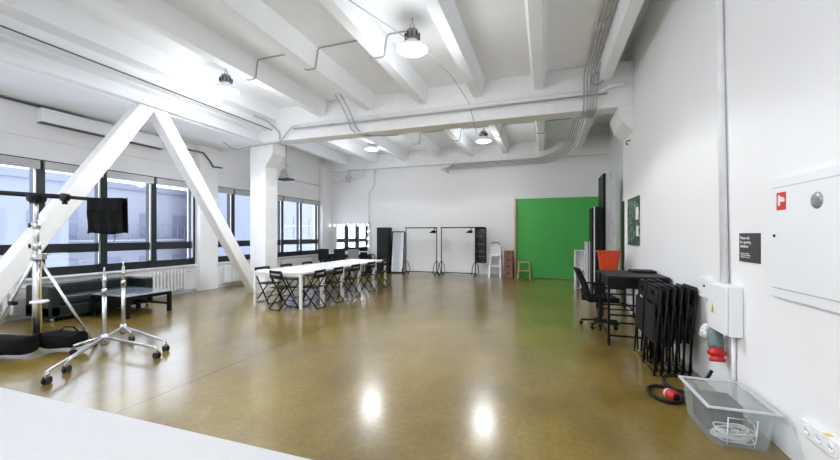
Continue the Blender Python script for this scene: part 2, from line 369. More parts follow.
# ------------------------------------------------------------------ pendant lamps
def lamp(x, y, lab, first=[None]):
    z = 4.27
    if first[0] is None:
        t = thing('pendant_lamp', lab, 'lamp', (x, y, z), group=None)
        MB().lathe([(.235, 0), (.22, .03), (.17, .075), (.10, .11), (.075, .15), (.075, .155), (.09, .11), (.16, .07), (.21, .025), (.225, 0)], seg=32).build('lamp_shade', 'white', t)
        MB().lathe([(0, -.055), (.09, -.048), (.17, -.03), (.222, -.002), (.21, .012), (0, .014)], seg=32).build('diffuser', 'glow', t)
        h = MB().lathe([(0, .15), (.075, .15), (.1, .16), (.1, .24), (.085, .25), (.085, .29), (.05, .31), (0, .31)], seg=20).build('lamp_housing', 'mgrey', t)
        f = MB()
        for k in range(10):
            a = 2*PI*k/10; f.box(.095, .12, -.006, .006, .165, .235, rot=Matrix.Rotation(a, 4, 'Z'))
        f.build('cooling_fin', 'dgrey', h)
        MB().tube([(-.03, 0, .3), (-.03, 0, .37), (0, 0, .4), (.03, 0, .37), (.03, 0, .3)], .008, 6).build('bracket', 'conduit', t)
        MB().tube([(0, 0, .39), (0, 0, ZS-z)], .009, 6).build('rod', 'conduit', t)
        l = bpy.data.lights.new('lamp_light', 'SPOT'); l.energy = LAMP_DOWN*4; l.spot_size = math.radians(137); l.spot_blend = .08; l.shadow_soft_size = .3; l.color = LAMP_COL
        lo = bpy.data.objects.new('lamp_light', l); C.objects.link(lo); lo.parent = t; lo.location = (0, 0, -.08)
        p = bpy.data.lights.new('lamp_glow', 'POINT'); p.energy = LAMP_SOFT; p.shadow_soft_size = .35; p.color = LAMP_COL
        po = bpy.data.objects.new('lamp_glow', p); C.objects.link(po); po.parent = t; po.location = (0, 0, -.42)
        first[0] = t
    else: t = dup(first[0], (x, y, z), 0, lab)
    if y > 8:                                          # dimmer lamps in the far bay
        for ch in t.children:
            if ch.type == 'LIGHT': ch.data = ch.data.copy(); ch.data.energy *= FAR if ch.data.type == 'SPOT' else .9
    if y < 1:                                          # added unseen lamps behind the camera, for more soft light
        for ch in t.children:
            if ch.type == 'LIGHT': ch.data = ch.data.copy(); ch.data.energy = BACK_DOWN if ch.data.type == 'SPOT' else BACK_SOFT
    return t
lamp(-1.88, 5.15, 'white saucer pendant lamp hanging nearest, at the top centre of the ceiling')
lamp(-5.80, 5.45, 'white saucer pendant lamp hanging near the windows above the braces')
lamp(-5.3, 10.7, 'small white pendant lamp in the far bay behind the cross beam, left of the other')
lamp(-1.72, 10.85, 'small white pendant lamp in the far bay behind the cross beam, nearer the green screen')
lamp(-5.8, -.1, 'added unseen white pendant lamp behind the camera on the window side')
lamp(-1.9, -.1, 'added unseen white pendant lamp behind the camera near the right wall')
lamp(-5.8, -2.9, 'added unseen white pendant lamp far behind the camera on the window side')
lamp(-1.9, -2.9, 'added unseen white pendant lamp far behind the camera near the right wall')

# conduits hopping over the ribs
def hop(y, x0, x1, ribs, name, lab, z0=ZS-.02, m='conduit'):
    pts = [(x0, y, z0)]
    for r in ribs: pts += [(r+.16, y, z0), (r+.11, y, ZR-.015), (r-.11, y, ZR-.015), (r-.16, y, z0)]
    pts.append((x1, y, z0))
    tag(MB().tube(bend(pts, .05), .012, 6).build(name, m), lab, 'conduit')
hop(5.42, -2.0, -5.6, [-2.57, -3.87, -5.17], 'ceiling_conduit', 'thin grey conduit hopping over ribs between the two nearest pendant lamps')
hop(10.95, .7, -5.0, [-.12, -1.34, -2.57, -3.87], 'ceiling_conduit', 'thin grey conduit hopping over ribs in the far bay')
tag(MB().tube(bend([(-1.9, 5.2, 4.42), (-2.6, 3.0, ZR-.02), (-3.2, 2.3, ZR-.1)], .1), .008, 6).build('lamp_cable', 'conduit'), 'thin cable running from the nearest pendant lamp toward the camera', 'cable')
tag(MB().tube([(-1.85, 5.2, 4.42), (-1.6, 6.5, 4.39), (-1.52, 7.62, 4.3), (-1.42, 7.66, 3.9), (-1.5, 8.4, 3.86), (-1.68, 10.4, 4.35)], .008, 6).build('lamp_cable', 'conduit'), 'thin cable from the nearest pendant lamp over the cross beam to the far lamp', 'cable')
# pipes on the cross beam
tag(MB().tube(bend([(-5.95, 7.62, 4.2), (1.0, 7.62, 4.2), (1.15, 7.62, 4.3), (1.40, 7.62, 4.3)], .08), .045, 10).build('beam_pipe', 'pipe'), 'thick white pipe running along the face of the cross beam', 'pipe')
tag(MB().tube([(-5.9, 7.57, 4.13), (-3, 7.57, 4.12), (1.1, 7.57, 4.135)], .016, 6).build('beam_cable', 'conduit'), 'grey cable strung under the thick pipe on the cross beam', 'cable')
ring = [(.93+.11*math.cos(t), 7.6, 4.44+.11*math.sin(t)) for t in [k*PI/8 for k in range(16)]]
tag(MB().tube(ring, .018, 6, closed=True).build('pipe_loop', 'conduit'), 'round loop of grey pipe at the right end of the cross beam', 'pipe loop')
tag(MB().tube(bend([(-5.95, 7.6, 4.2), (-6.15, 7.6, 4.05), (-6.3, 7.6, 3.84), (-7.3, 7.6, 3.8), (-7.7, 7.5, 3.72), (-7.9, 7.3, 3.92)], .15), .015, 6).build('wall_cable', 'conduit'), 'grey conduit curving off the cross beam over the column head', 'conduit')
tag(MB().tube(bend([(-6.6, 7.0, 4.36), (-6.45, 7.3, 4.3), (-6.35, 7.62, 4.1), (-6.35, 7.62, 3.9)], .1), .02, 6).build('wall_cable', 'conduit'), 'dark kinked cable on the cross beam beside the column head', 'cable')
for dx, lab in ((0, 'left'), (.14, 'right')):
    tag(MB().tube(bend([(-4.55+dx, 7.3, 4.72), (-4.5+dx, 7.62, 4.45), (-4.35+dx, 7.56, 4.15), (-4.3+dx, 7.64, 3.95), (-4.1+dx, 7.9, 3.88), (-3.5+dx, 8.2, 3.92)], .12), .015, 6).build('beam_cable', 'conduit'), 'thin cable looping down over the cross beam, %s one of a pair' % lab, 'cable')
# bundle of conduits along the right rib
for k in range(5):
    x = .76+k*.055; z = 4.70-.012*k
    p = [(x, 2.3, z), (x, 7.2, z), (x-.06, 7.56, z-.12), (x-.06, 7.545, 3.86), (x-.06, 8.2, 3.86), (x-.08, 9.0, 4.34), (x-.1, 11.8, 4.36-.03*k), (x-.35, 13.2, 4.34-.045*k), (x-.9, 13.30, 4.16-.045*k), (-3.3-k*.1, 13.31, 4.13-.045*k)]
    tag(MB().tube(bend(p, .3, 5), .013, 6).build('conduit_run', 'conduit'), ['leftmost conduit', 'second conduit from the left', 'middle conduit', 'fourth conduit from the left', 'rightmost conduit'][k]+' of the bundle running along the right edge of the ceiling', 'conduit', 'bundle of conduits along the ceiling')
for yy in (3.2, 4.2, 5.2, 6.2): MB().box(.73, 1.01, yy, yy+.03, 4.68, ZS).build('trim_6', 'pipe', kind='structure')
tag(MB().tube([(-3.2, 13.33, 4.1), (-3.45, 13.3, 3.95), (-3.5, 13.3, 3.88), (-3.4, 13.3, 3.85)], .03, 6).build('conduit_elbow', 'conduit'), 'hooked conduit end on the back wall above the garment racks', 'conduit')
tag(MB().tube(bend([(-8.3, 13.31, 3.72), (-7.2, 13.31, 3.86), (-6.95, 13.31, 3.92), (-6.9, 13.31, 4.1)], .1), .025, 6).build('wall_pipe', 'pipe'), 'short pipe under the back beam in the left corner', 'pipe')
tag(MB().tube(bend([(-6.6, 13.56, 4.18), (-6.6, 13.56, 3.55), (-6.87, 13.56, 3.2), (-6.87, 13.56, .05)], .1), .028, 8).build('wall_pipe', 'pipe'), 'white riser pipe with a jog on the back wall beside the black cabinet', 'pipe')
tag(MB().tube([(XL+.04, 10.6, 3.55), (XL+.04, 12.95, 3.55)], .03, 8).build('wall_pipe', 'pipe'), 'white pipe on the window wall above the far panes', 'pipe')
# thick cable sagging over left wall
tag(MB().tube([(XL+.04, 2.3, 3.86), (XL+.04, 3.6, 3.87), (XL+.05, 4.5, 3.86), (XL+.05, 5.2, 3.84), (XL+.05, 5.9, 3.78), (XL+.05, 6.2, 3.72), (XL+.05, 6.6, 3.76), (XL+.06, 7.0, 3.72), (XL+.2, 7.4, 3.7), (XL+.2, 7.62, 3.5), (XL+.2, 7.7, 3.38), (XL+.2, 8.0, 3.4)], .022, 8).build('wall_cable', 'cable'), 'dark sagging cable on the window wall above the braced windows', 'cable')
# vertical pipes on right wall
tag(MB().tube([(XR-.035, 3.985, 1.0), (XR-.035, 4.16, 5.1)], .03, 10).build('wall_pipe', 'pipe'), 'thick white conduit pipe rising up the right wall from the fuse box', 'pipe')
tag(MB().tube([(XR-.018, 4.06, 1.0), (XR-.018, 4.26, 5.1)], .012, 8).build('wall_pipe', 'conduit'), 'thin conduit beside the thick pipe on the right wall', 'pipe')
tag(MB().tube([(XR-.02, 3.86, .02), (XR-.02, 3.86, .64)], .016, 8).build('wall_pipe', 'pipe'), 'white conduit running from the fuse box down to the floor', 'pipe')
tag(MB().tube([(XR, 8.0, 3.32), (XR-.05, 8.0, 3.33), (XR-.07, 8.0, 3.27), (XR-.04, 8.0, 3.24)], .012, 6).build('wall_hook', 'black'), 'small black hook high on the right wall by the corbel', 'hook')
# hanging floodlight by far windows
t = thing('floodlight', 'grey wedge-shaped floodlight hanging on a rod beside the column', 'lamp', (-7.75, 9.6, 3.28))
MB().tube([(0, 0, .42), (0, 0, 1.12)], .012, 6).build('rod', 'conduit', t)
MB().tube([(-.16, 0, .12), (-.02, 0, .43), (.02, 0, .43), (.16, 0, .12)], .01, 6).build('bracket', 'conduit', t)
MB().prism([(-.2, 0), (.2, 0), (.1, .3), (-.06, .3)], 'y', -.12, .12).build('lamp_housing', 'lgrey', t)
MB().box(-.21, .21, -.14, .14, -.05, 0, bev=.01).build('lamp_glass', 'dgrey', t)
t = thing('wall_spotlight', 'small grey spotlight fixed under the back beam in the left corner', 'lamp', (-7.6, 13.2, 3.9))
MB().prism([(-.12, 0), (.12, 0), (.05, -.25), (-.05, -.25)], 'y', -.08, .08).build('lamp_housing', 'lgrey', t)
MB().tube([(0, 0, 0), (0, .1, .28)], .02, 6).build('bracket', 'conduit', t)

# ------------------------------------------------------------------ radiators
def radiator(y0, y1, lab):
    t = thing('radiator', lab, 'radiator', (XL+.1, (y0+y1)/2, .12), group=None)
    L = (y1-y0)/2; n = max(4, int(2*L/.085)); 
    for k in range(n):
        y = -L+(k+.5)*2*L/n
        MB().box(-.045, .055, y-.027, y+.027, 0, .5, bev=.018).build('radiator_section', 'white', t)
    MB().tube([(0, -L, .06), (0, L, .06)], .022, 8).build('radiator_pipe', 'white', t)
    MB().tube([(0, -L, .44), (0, L+.18, .44)], .022, 8).build('radiator_pipe', 'white', t)
    for s in (-1, 1): MB().box(-.1, 0, s*L*.7-.02, s*L*.7+.02, .3, .34).build('wall_bracket', 'white', t)
    return t
radiator(2.5, 3.75, 'white ribbed radiator at the left edge behind the steel stand')
radiator(6.0, 6.95, 'white ribbed radiator right of the dark sofa')
radiator(8.15, 9.3, 'white ribbed radiator behind the diagonal brace, left of the column')
radiator(10.6, 12.3, 'white ribbed radiator under the far windows right of the column')

# ------------------------------------------------------------------ sofa
t = thing('sofa', 'dark green leather sofa under the windows', 'sofa', (-8.31, 4.72, 0))
MB().box(-.35, .35, -.87, .87, .07, .27, bev=.02).build('sofa_base', 'leather', t)
MB().box(-.35, -.12, -.70, .70, .27, .62, bev=.05).build('backrest', 'leather', t)
for s in (-1, 1): MB().box(-.35, .35, s*.87, s*.70, .07, .62 if s < 0 else .6, bev=.035).build('armrest', 'leather', t)
for s in (-1, 1): MB().box(-.12, .34, s*.005, s*.695, .27, .42, bev=.045).build('seat_cushion', 'leather', t)
for sx in (-.28, .28):
    for sy in (-.8, .8): MB().tube([(sx, sy, 0), (sx, sy, .08)], .03, 10).build('leg', 'alu', t)
# ------------------------------------------------------------------ low table
t = thing('coffee_table', 'low black table with a glossy dark top painted pale with window sheen in front of the sofa', 'table', (-7.50, 4.88, 0))
MB().box(-.47, .47, -.42, .42, .39, .42, bev=.005).build('tabletop', 'ftop', t)
for sx in (-1, 1):
    for sy in (-1, 1): MB().box(sx*.44-.03, sx*.44+.03, sy*.39-.03, sy*.39+.03, 0, .39).build('leg', 'black', t)
for sy in (-1, 1): MB().box(-.42, .42, sy*.39-.02, sy*.39+.02, .13, .17).build('stretcher', 'black', t)
for sy in (-1, 1): MB().box(-.42, .42, sy*.39-.015, sy*.39+.015, .33, .39).build('apron', 'black', t)
for sx in (-1, 1): MB().box(sx*.44-.015, sx*.44+.015, -.38, .38, .33, .39).build('apron', 'black', t)

# ------------------------------------------------------------------ conference tables
TY = [6.15, 6.93, 7.77, 8.62, 9.48, 10.3]
pos = ['nearest of the row, by the column', 'second from the near end of the row', 'middle one of the row', 'second from the far end of the row', 'farthest of the row']
t0 = None
for i in range(5):
    a, b = TY[i], TY[i+1]; L = (b-a)/2-.004
    t = thing('white_table', 'white square-legged table, '+pos[i], 'table', (-5.21, (a+b)/2, 0), group='white tables pushed together in a row')
    MB().box(-.6, .6, -L, L, .70, .74, bev=.004).build('tabletop', 'whitem', t)
    for sx in (-1, 1):
        for sy in (-1, 1): MB().box(sx*.595, sx*.545, sy*(L-.004), sy*(L-.054), 0, .70).build('leg', 'whitem', t)
    for sy in (-1, 1): MB().box(-.545, .545, sy*(L-.02)-.01, sy*(L-.02)+.01, .65, .70).build('apron', 'whitem', t)

# ------------------------------------------------------------------ folding chairs
def folding_chair(lab):
    t = thing('folding_chair', lab, 'chair')       # faces +x
    w = .2
    for s in (-1, 1):
        MB().tube([(-.19, s*w, .78), (-.14, s*w, .60), (.20, s*w, .012)], .014, 8).build('leg', 'black', t)
        MB().tube([(.15, s*(w-.03), .44), (-.22, s*(w-.03), .012)], .013, 8).build('leg', 'black', t)
    MB().tube([(.20, -w, .015), (.20, w, .015)], .010, 8).build('crossbar', 'black', t)
    MB().tube([(-.215, -w+.03, .015), (-.215, w-.03, .015)], .010, 8).build('crossbar', 'black', t)
    MB().tube([(.11, -w, .16), (.11, w, .16)], .008, 6).build('crossbar', 'black', t)
    MB().sheet(lambda u, v: Vector((-.18+.38*u, (v-.5)*.38, .445+.012*math.cos(PI*(u-.5))*0-.015*math.sin(PI*v)*math.sin(PI*u))), 8, 8, .014).build('seat', 'blackp', t)
    bk = MB()
    def bf(z0, z1): return lambda u, v: Vector((-.185-.03*math.sin(PI*v)-.08*(z0+(z1-z0)*u-.7), (v-.5)*.40, z0+(z1-z0)*u))
    bk.sheet(bf(.735, .79), 2, 8, .012); bk.sheet(bf(.63, .70), 2, 8, .012)
    bk.tube([(-.187, -.18, .63), (-.19, -.18, .79)], .012, 6); bk.tube([(-.187, .18, .63), (-.19, .18, .79)], .012, 6)
    bk.build('backrest', 'blackp', t)
    return t
fc = folding_chair('x'); used = False
CH = [(-5.02, 6.14, PI/2-.30, 'black folding chair at the near end of the white tables'),
      (-4.54, 6.42, PI+.08, 'black folding chair nearest the camera on the room side of the white tables'),
      (-4.54, 7.13, PI+.05, 'second black folding chair along the room side of the white tables'),
      (-4.54, 7.93, PI, 'third black folding chair along the room side of the white tables'),
      (-4.54, 8.77, PI-.03, 'fourth black folding chair along the room side of the white tables'),
      (-4.52, 9.66, PI-.05, 'black folding chair farthest along the room side of the white tables'),
      (-5.82, 6.62, -.08, 'black folding chair nearest the camera on the window side of the white tables'),
      (-5.82, 7.45, .04, 'second black folding chair along the window side of the white tables'),
      (-5.82, 8.27, 0, 'third black folding chair along the window side of the white tables'),
      (-5.82, 9.1, .03, 'fourth black folding chair along the window side of the white tables'),
      (-5.82, 9.92, 0, 'black folding chair farthest along the window side of the white tables')]
for i, (x, y, rz, lab) in enumerate(CH):
    o = fc if i == 0 else copy_tree(fc)
    o.location = (x, y, 0); o.rotation_euler = (0, 0, rz); o['label'] = lab; o['group'] = 'folding chairs around the white tables'

# folded chairs leaning at the right wall (plane parallel to wall, thin in x)
def folded_chair():
    t = thing('folded_chair', 'x', 'chair')
    w = .215
    for s in (-1, 1):
        MB().tube([(0, s*w, .0), (.02, s*w, .55), (.035, s*w, .88), (.045, s*(w-.03), .935)], .012, 8).build('leg', 'black', t)
        MB().tube([(.03, s*(w-.035), .03), (.0, s*(w-.035), .62)], .010, 8).build('leg', 'black', t)
    MB().tube([(.0, -w, .03), (.0, w, .03)], .010, 6).build('crossbar', 'black', t)
    MB().tube([(.045, -w+.03, .935), (.045, w-.03, .935)], .012, 6).build('crossbar', 'black', t)
    MB().box(-.014, -.002, -.19, .19, .34, .74, bev=.004).build('seat', 'blackp', t)
    b = MB()
    b.box(.012, .026, -.2, .2, .755, .83).box(.02, .034, -.2, .2, .875, .92).box(.014, .032, -.2, -.06, .83, .875).box(.014, .032, .06, .2, .83, .875)
    b.build('backrest', 'blackp', t)
    return t
fd = folded_chair()
names = ['farthest from the wall in the near row', 'second from the room side of the near row', 'third from the room side of the near row', 'fourth from the room side of the near row', 'fifth from the room side of the near row', 'flat against the wall in the near row']
FD = [(1.10+.068*k, 4.71+.015*k, .06, 'black folded chair in the leaning stack, '+names[k]) for k in range(6)]
FD += [(1.10, 5.18, .0, 'black folded chair in the far row of the stack, farthest from the wall'), (1.18, 5.20, 0, 'black folded chair in the far row of the stack, second from the room side'), (1.27, 5.21, 0, 'black folded chair in the far row of the stack, closest to the wall')]
for i, (x, y, tilt, lab) in enumerate(FD):
    o = fd if i == 0 else copy_tree(fd)
    o.location = (x, y, 0); o.rotation_euler = (0, .03, 0); o['label'] = lab; o['group'] = 'folded chairs stacked against the right wall'

# ------------------------------------------------------------------ black work trolley
def trolley(x0, x1, y0, y1, H, lab):
    t = thing('work_trolley', lab, 'table', ((x0+x1)/2, (y0+y1)/2, 0)); a, b = (x1-x0)/2, (y1-y0)/2
    MB().box(-a, a, -b, b, H-.03, H, bev=.005).build('tabletop', 'dgrey', t)
    MB().box(-a+.03, a-.03, -b+.03, b-.03, H-.17, H-.03).build('drawer_box', 'black', t)
    for sx in (-1, 1):
        for sy in (-1, 1):
            l = MB().box(sx*(a-.02)-.015, sx*(a-.02)+.015, sy*(b-.03)-.015, sy*(b-.03)+.015, .09, H-.03).build('leg', 'black', t)
            MB().lathe([(0, -.014), (.035, -.014), (.035, .014), (0, .014)], (sx*(a-.02), sy*(b-.03), .035), 12, 'x').box(sx*(a-.02)-.02, sx*(a-.02)+.02, sy*(b-.03)-.012, sy*(b-.03)+.012, .06, .09).build('caster', 'black', l)
    for z in (.14, .42):
        for sy in (-1, 1): MB().box(-a+.03, a-.03, sy*(b-.03)-.01, sy*(b-.03)+.01, z-.012, z+.012).build('rail', 'black', t)
    for sx in (-1, 1): MB().box(sx*(a-.02)-.01, sx*(a-.02)+.01, -b+.04, b-.04, .13, .155).build('rail', 'black', t)
    return t
trolley(.80, 1.53, 5.50, 6.38, .95, 'black work trolley table on casters behind the folded chairs')
trolley(.98, 1.53, 7.45, 8.25, .78, 'black table under the orange-red tub, half hidden behind the work trolley')
t = thing('laptop_sleeve', 'flat black case lying on the far end of the work trolley by the wall', 'case', (1.36, 6.16, .95))
MB().box(-.16, .15, -.15, .15, 0, .035, bev=.01).build('case_body', 'blackp', t)
MB().tube([(-.16, -.05, .018), (-.19, -.04, .018), (-.19, .04, .018), (-.16, .05, .018)], .006, 6).build('handle', 'black', t)
# tub
def tub(loc):
    t = thing('plastic_tub', 'orange-red plastic tub with a wide rim behind the black work trolley', 'tub', loc)
    def ring(w, d, z): return [(-w, -d, z), (w, -d, z), (w, d, z), (-w, d, z)]
    b = MB(); R = [ring(.14, .12, 0), ring(.18, .16, .38), ring(.195, .18, .385), ring(.20, .185, .415), ring(.17, .15, .415), ring(.13, .11, .02)]
    V = [[b.b.verts.new(p) for p in r] for r in R]
    for A, B in zip(V, V[1:]):
        for k in range(4): b.b.faces.new((A[k], A[(k+1) % 4], B[(k+1) % 4], B[k]))
    b.b.faces.new(V[0]); b.b.faces.new(V[-1][::-1])
    bmesh.ops.bevel(b.b, geom=[e for e in b.b.edges if abs(e.verts[0].co.z-e.verts[1].co.z) > .1], offset=.03, segments=3, affect='EDGES')
    o = b.build('tub_body', 'red', t)
    for s in (-1, 1): MB().tube([(s*.195, -.07, .40), (s*.22, -.06, .39), (s*.22, .06, .39), (s*.195, .07, .40)], .008, 6).build('handle', 'red', t)
tub((1.165, 7.9, .78))
# ------------------------------------------------------------------ office chair
t = thing('office_chair', 'black swivel office chair left of the black work trolley', 'chair', (.86, 6.68, 0), .12)
MB().tube([(0, 0, .09), (0, 0, .42)], .028, 10).build('gas_column', 'black', t)
MB().box(-.24, .24, -.24, .24, .42, .5, bev=.035).build('seat', 'fabric', t)
MB().sheet(lambda u, v: Vector((-.22-.16*u**1.3-.02*math.sin(PI*v), (v-.5)*(.44-.06*u), .52+.42*u)), 8, 8, .035).build('backrest', 'fabric', t)
MB().tube([(-.1, 0, .42), (-.27, 0, .43), (-.29, 0, .62)], .018, 6).build('back_post', 'black', t)
for s in (-1, 1): MB().tube(bend([(0, s*.24, .45), (.0, s*.29, .46), (-.02, s*.29, .66)], .04), .014, 6).box(-.15, .13, s*.29-.03, s*.29+.03, .66, .685, bev=.008).build('armrest', 'blackp', t)
for k in range(5):
    a = 2*PI*k/5+.3; c, s = math.cos(a), math.sin(a)
    l = MB().bar((0, 0, .10), (.29*c, .29*s, .075), .035, .03).build('leg', 'blackp', t)
    MB().lathe([(0, -.022), (.028, -.022), (.028, .022), (0, .022)], (.29*c, .29*s, .028), 12, 'y').build('caster', 'black', l)

# ------------------------------------------------------------------ makeup corner
t = thing('makeup_counter', 'dark makeup counter along the back wall below the lit mirror', 'counter', (-7.72, 13.32, 0))
MB().box(-1.0, 1.0, -.27, .27, .72, .76, bev=.004).build('worktop', 'white', t)
MB().box(-.98, .98, -.25, .26, .60, .72).build('drawer_front', 'dgrey', t)
for s in (-1, 1): MB().box(s*.98-.02, s*.98+.02, -.25, .26, 0, .60).build('side_panel', 'dgrey', t)
t = thing('vanity_mirror', 'wide lit makeup mirror on the back wall reflecting the windows', 'mirror', (-7.8, 13.57, .80))
MB().box(-.97, .97, -.012, .0, .03, 1.14).build('mirror_glass', 'mirror', t)
MB().box(-1.0, 1.0, -.03, .02, 0, .03).box(-1.0, 1.0, -.03, .02, 1.14, 1.18).box(-1.0, -.96, -.03, .02, 0, 1.18).box(.96, 1.0, -.03, .02, 0, 1.18).build('mirror_frame', 'whitem', t)
for k in range(9): MB().lathe([(0, -.075), (.025, -.06), (.03, -.04), (.015, -.015), (.012, -.01)], (-.9+k*.225, 0, 1.11), 10, 'y').build('bulb', 'bulb', t)
for z in (.25, .55, .85):
    for s in (-1, 1): MB().lathe([(0, -.075), (.025, -.06), (.03, -.04), (.015, -.015), (.012, -.01)], (s*.92, 0, z), 10, 'y').build('bulb', 'bulb', t)
def makeup_chair(x, y, rz, m, lab):
    t = thing('makeup_chair', lab, 'chair', (x, y, 0), rz, None)    # faces +y
    MB().box(-.23, .23, -.22, .22, .45, .52, bev=.02).build('seat', m, t)
    MB().box(-.24, .24, -.26, -.215, .50, .95, bev=.02).build('backrest', m, t)
    for sx in (-1, 1):
        for sy in (-1, 1): MB().tube([(sx*.2, sy*.19, 0), (sx*.19, sy*.18, .46)], .013, 6).build('leg', 'black', t)
    return t
makeup_chair(-8.32, 12.75, .0, 'blackp', 'black square-backed chair at the makeup counter nearest the windows')
makeup_chair(-7.62, 12.75, .08, 'blackp', 'black square-backed chair at the middle of the makeup counter')
makeup_chair(-6.98, 12.75, -.05, 'mgrey', 'grey square-backed chair at the right end of the makeup counter')
t = thing('swivel_stool', 'black armchair with looped arms between the makeup counter and black cabinet', 'chair', (-6.48, 12.75, 0), -.4)
MB().box(-.2, .2, -.2, .2, .48, .56, bev=.03).build('seat', 'fabric', t)
MB().tube([(0, 0, .05), (0, 0, .49)], .025, 8).build('gas_column', 'black', t)
MB().box(-.2, .2, -.24, -.19, .56, .84, bev=.03).build('backrest', 'fabric', t)
for s in (-1, 1): MB().tube(bend([(s*.2, -.15, .5), (s*.29, -.15, .75), (s*.29, .12, .75), (s*.2, .15, .5)], .1), .014, 6).build('armrest', 'black', t)
for k in range(5):
    a = 2*PI*k/5; MB().bar((0, 0, .07), (.27*math.cos(a), .27*math.sin(a), .025), .04, .03).build('leg', 'black', t)
# black cabinet
t = thing('tall_cabinet', 'narrow tall black cabinet against the back wall', 'cabinet', (-6.07, 13.36, 0))
MB().box(-.24, .24, -.18, .22, .05, 1.80, bev=.006).build('cabinet_body', 'dgrey', t)
MB().box(-.23, .23, -.2, -.18, .07, 1.78, bev=.004).build('cabinet_door', 'dgrey', t)
MB().box(-.22, .22, -.16, .2, 0, .05).build('plinth', 'black', t)
# standing mirror
t = thing('standing_mirror', 'tall framed mirror leaning on the back wall beside the black cabinet', 'mirror', (-5.50, 13.3, 0)); t.rotation_euler = (-.13, 0, 0.05)
MB().box(-.23, .23, -.008, .004, .06, 1.62).build('mirror_glass', 'mirror2', t)
MB().box(-.26, .26, -.015, .02, .02, .06).box(-.26, .26, -.015, .02, 1.62, 1.66).box(-.26, -.23, -.015, .02, .02, 1.66).box(.23, .26, -.015, .02, .02, 1.66).build('mirror_frame', 'black', t)
# garment racks
def rack(x0, x1, over, lab):
    t = thing('garment_rack', lab, 'rack', ((x0+x1)/2, 13.05, 0)); a = (x1-x0)/2
    MB().tube([(-a-.03, 0, 1.77), (a+over, 0, 1.77)], .02, 8).build('top_rail', 'black', t)
    MB().tube([(-a, 0, .12), (a, 0, .12)], .018, 8).build('bottom_rail', 'black', t)
    for s in (-1, 1):
        MB().tube([(s*a, 0, .1), (s*a, 0, 1.77)], .018, 8).build('upright', 'black', t)
        f = MB().tube([(s*a-.09, -.22, .07), (s*a-.09, -.05, .40), (s*a, 0, .55), (s*a+.09, .05, .40), (s*a+.09, .22, .07)], .014, 6).tube([(s*a, -.25, .08), (s*a, .25, .08)], .018, 6).build('foot', 'black', t)
        for q in (-1, 1): MB().lathe([(0, -.018), (.035, -.018), (.035, .018), (0, .018)], (s*a, q*.24, .035), 12, 'x').build('caster', 'black', f)
    return t
rack(-5.02, -3.80, .02, 'black rolling garment rack beside the leaning mirror')
rack(-3.62, -2.36, .36, 'black rolling garment rack with the grey hanging organizer')
for x, lab in ((-3.95, 'left'), (-2.58, 'right')):
    t = thing('hanger_clip', 'small black clip lamp clamped under the top rail of the %s garment rack' % lab, 'clip', (x, 13.05, 1.62))
    MB().prism([(-.14, -.04), (.1, -.06), (.12, .03), (.02, .06)], 'y', -.05, .05).build('clip_body', 'blackp', t)
    MB().tube([(.06, 0, .02), (.07, 0, .14)], .015, 6).build('clip_hook', 'black', t)
t = thing('hanging_organizer', 'grey mesh hanging organizer on the end of the right garment rack', 'organizer', (-2.15, 13.05, .52))
MB().box(-.17, -.16, -.14, .14, 0, 1.23).box(.16, .17, -.14, .14, 0, 1.23).box(-.16, .16, .12, .13, 0, 1.23).build('side_panel', 'mesh', t)
MB().box(-.19, -.15, -.16, .16, 0, .02).box(.15, .19, -.17, -.14, 0, 1.23).box(-.19, -.15, -.17, -.14, 0, 1.23).box(-.19, .19, -.17, -.14, 1.19, 1.23).box(-.19, .19, -.17, -.14, 0, .04).build('organizer_frame', 'black', t)
for z in (.0, .18, .36, .62, .9): MB().box(-.16, .16, -.13, .12, z+.02, z+.035).build('shelf', 'mgrey', t)
# step ladder
t = thing('step_ladder', 'white folding step stool against the back wall', 'step stool', (-1.66, 13.15, 0))
for s in (-1, 1):
    MB().bar((s*.19, -.22, 0), (s*.15, .05, 1.16), .05, .05).build('front_rail', 'whitem', t)
    MB().bar((s*.24, .25, 0), (s*.17, .07, .95), .025, .04).build('rear_leg', 'lgrey', t)
MB().tube(bend([(-.13, .05, 1.12), (-.13, .06, 1.23), (.13, .06, 1.23), (.13, .05, 1.12)], .05), .016, 6).build('handle', 'dgrey', t)
for z, y, w in ((.38, -.13, .17), (.76, -.05, .155)): MB().box(-w, w, y-.13, y+.12, z, z+.04, bev=.005).build('step', 'whitem', t)
MB().box(-.15, .15, -.06, -.02, .72, 1.14, bev=.005).build('platform_step', 'whitem', t)
# brown crates stack
for k in range(4):
    t = thing('wooden_crate', 'brown wooden crate beside the green screen, ' + ['lowest', 'second from the floor', 'third from the floor', 'topmost'][k] + ' of its stack', 'crate', (-1.2, 13.2, .012+.238*k), group='brown crates stacked beside the green screen')
    MB().box(-.15, .15, -.15, -.135, 0, .225).box(-.15, .15, .135, .15, 0, .225).box(-.15, -.135, -.15, .15, 0, .225).box(.135, .15, -.15, .15, 0, .225).box(-.14, .14, -.14, .14, 0, .02).build('crate_body', 'brown', t)
    MB().box(-.06, .06, -.154, -.148, .13, .16).build('handle_slot', 'black', t)
# green screen flat
t = thing('green_screen', 'large chroma green screen panel with a pale wooden edge on the back wall', 'screen', (.45, 13.42, 0))
MB().box(-1.40, 1.5, -.02, .01, .02, 2.78).build('screen_panel', 'green', t)
MB().box(-1.47, -1.41, -.12, .08, 0, 2.79).build('wooden_edge', 'wood', t)
MB().box(-1.41, 1.5, .01, .07, .0, .06).box(-1.41, 1.5, .01, .07, 2.7, 2.76).build('rear_batten', 'wood', t)
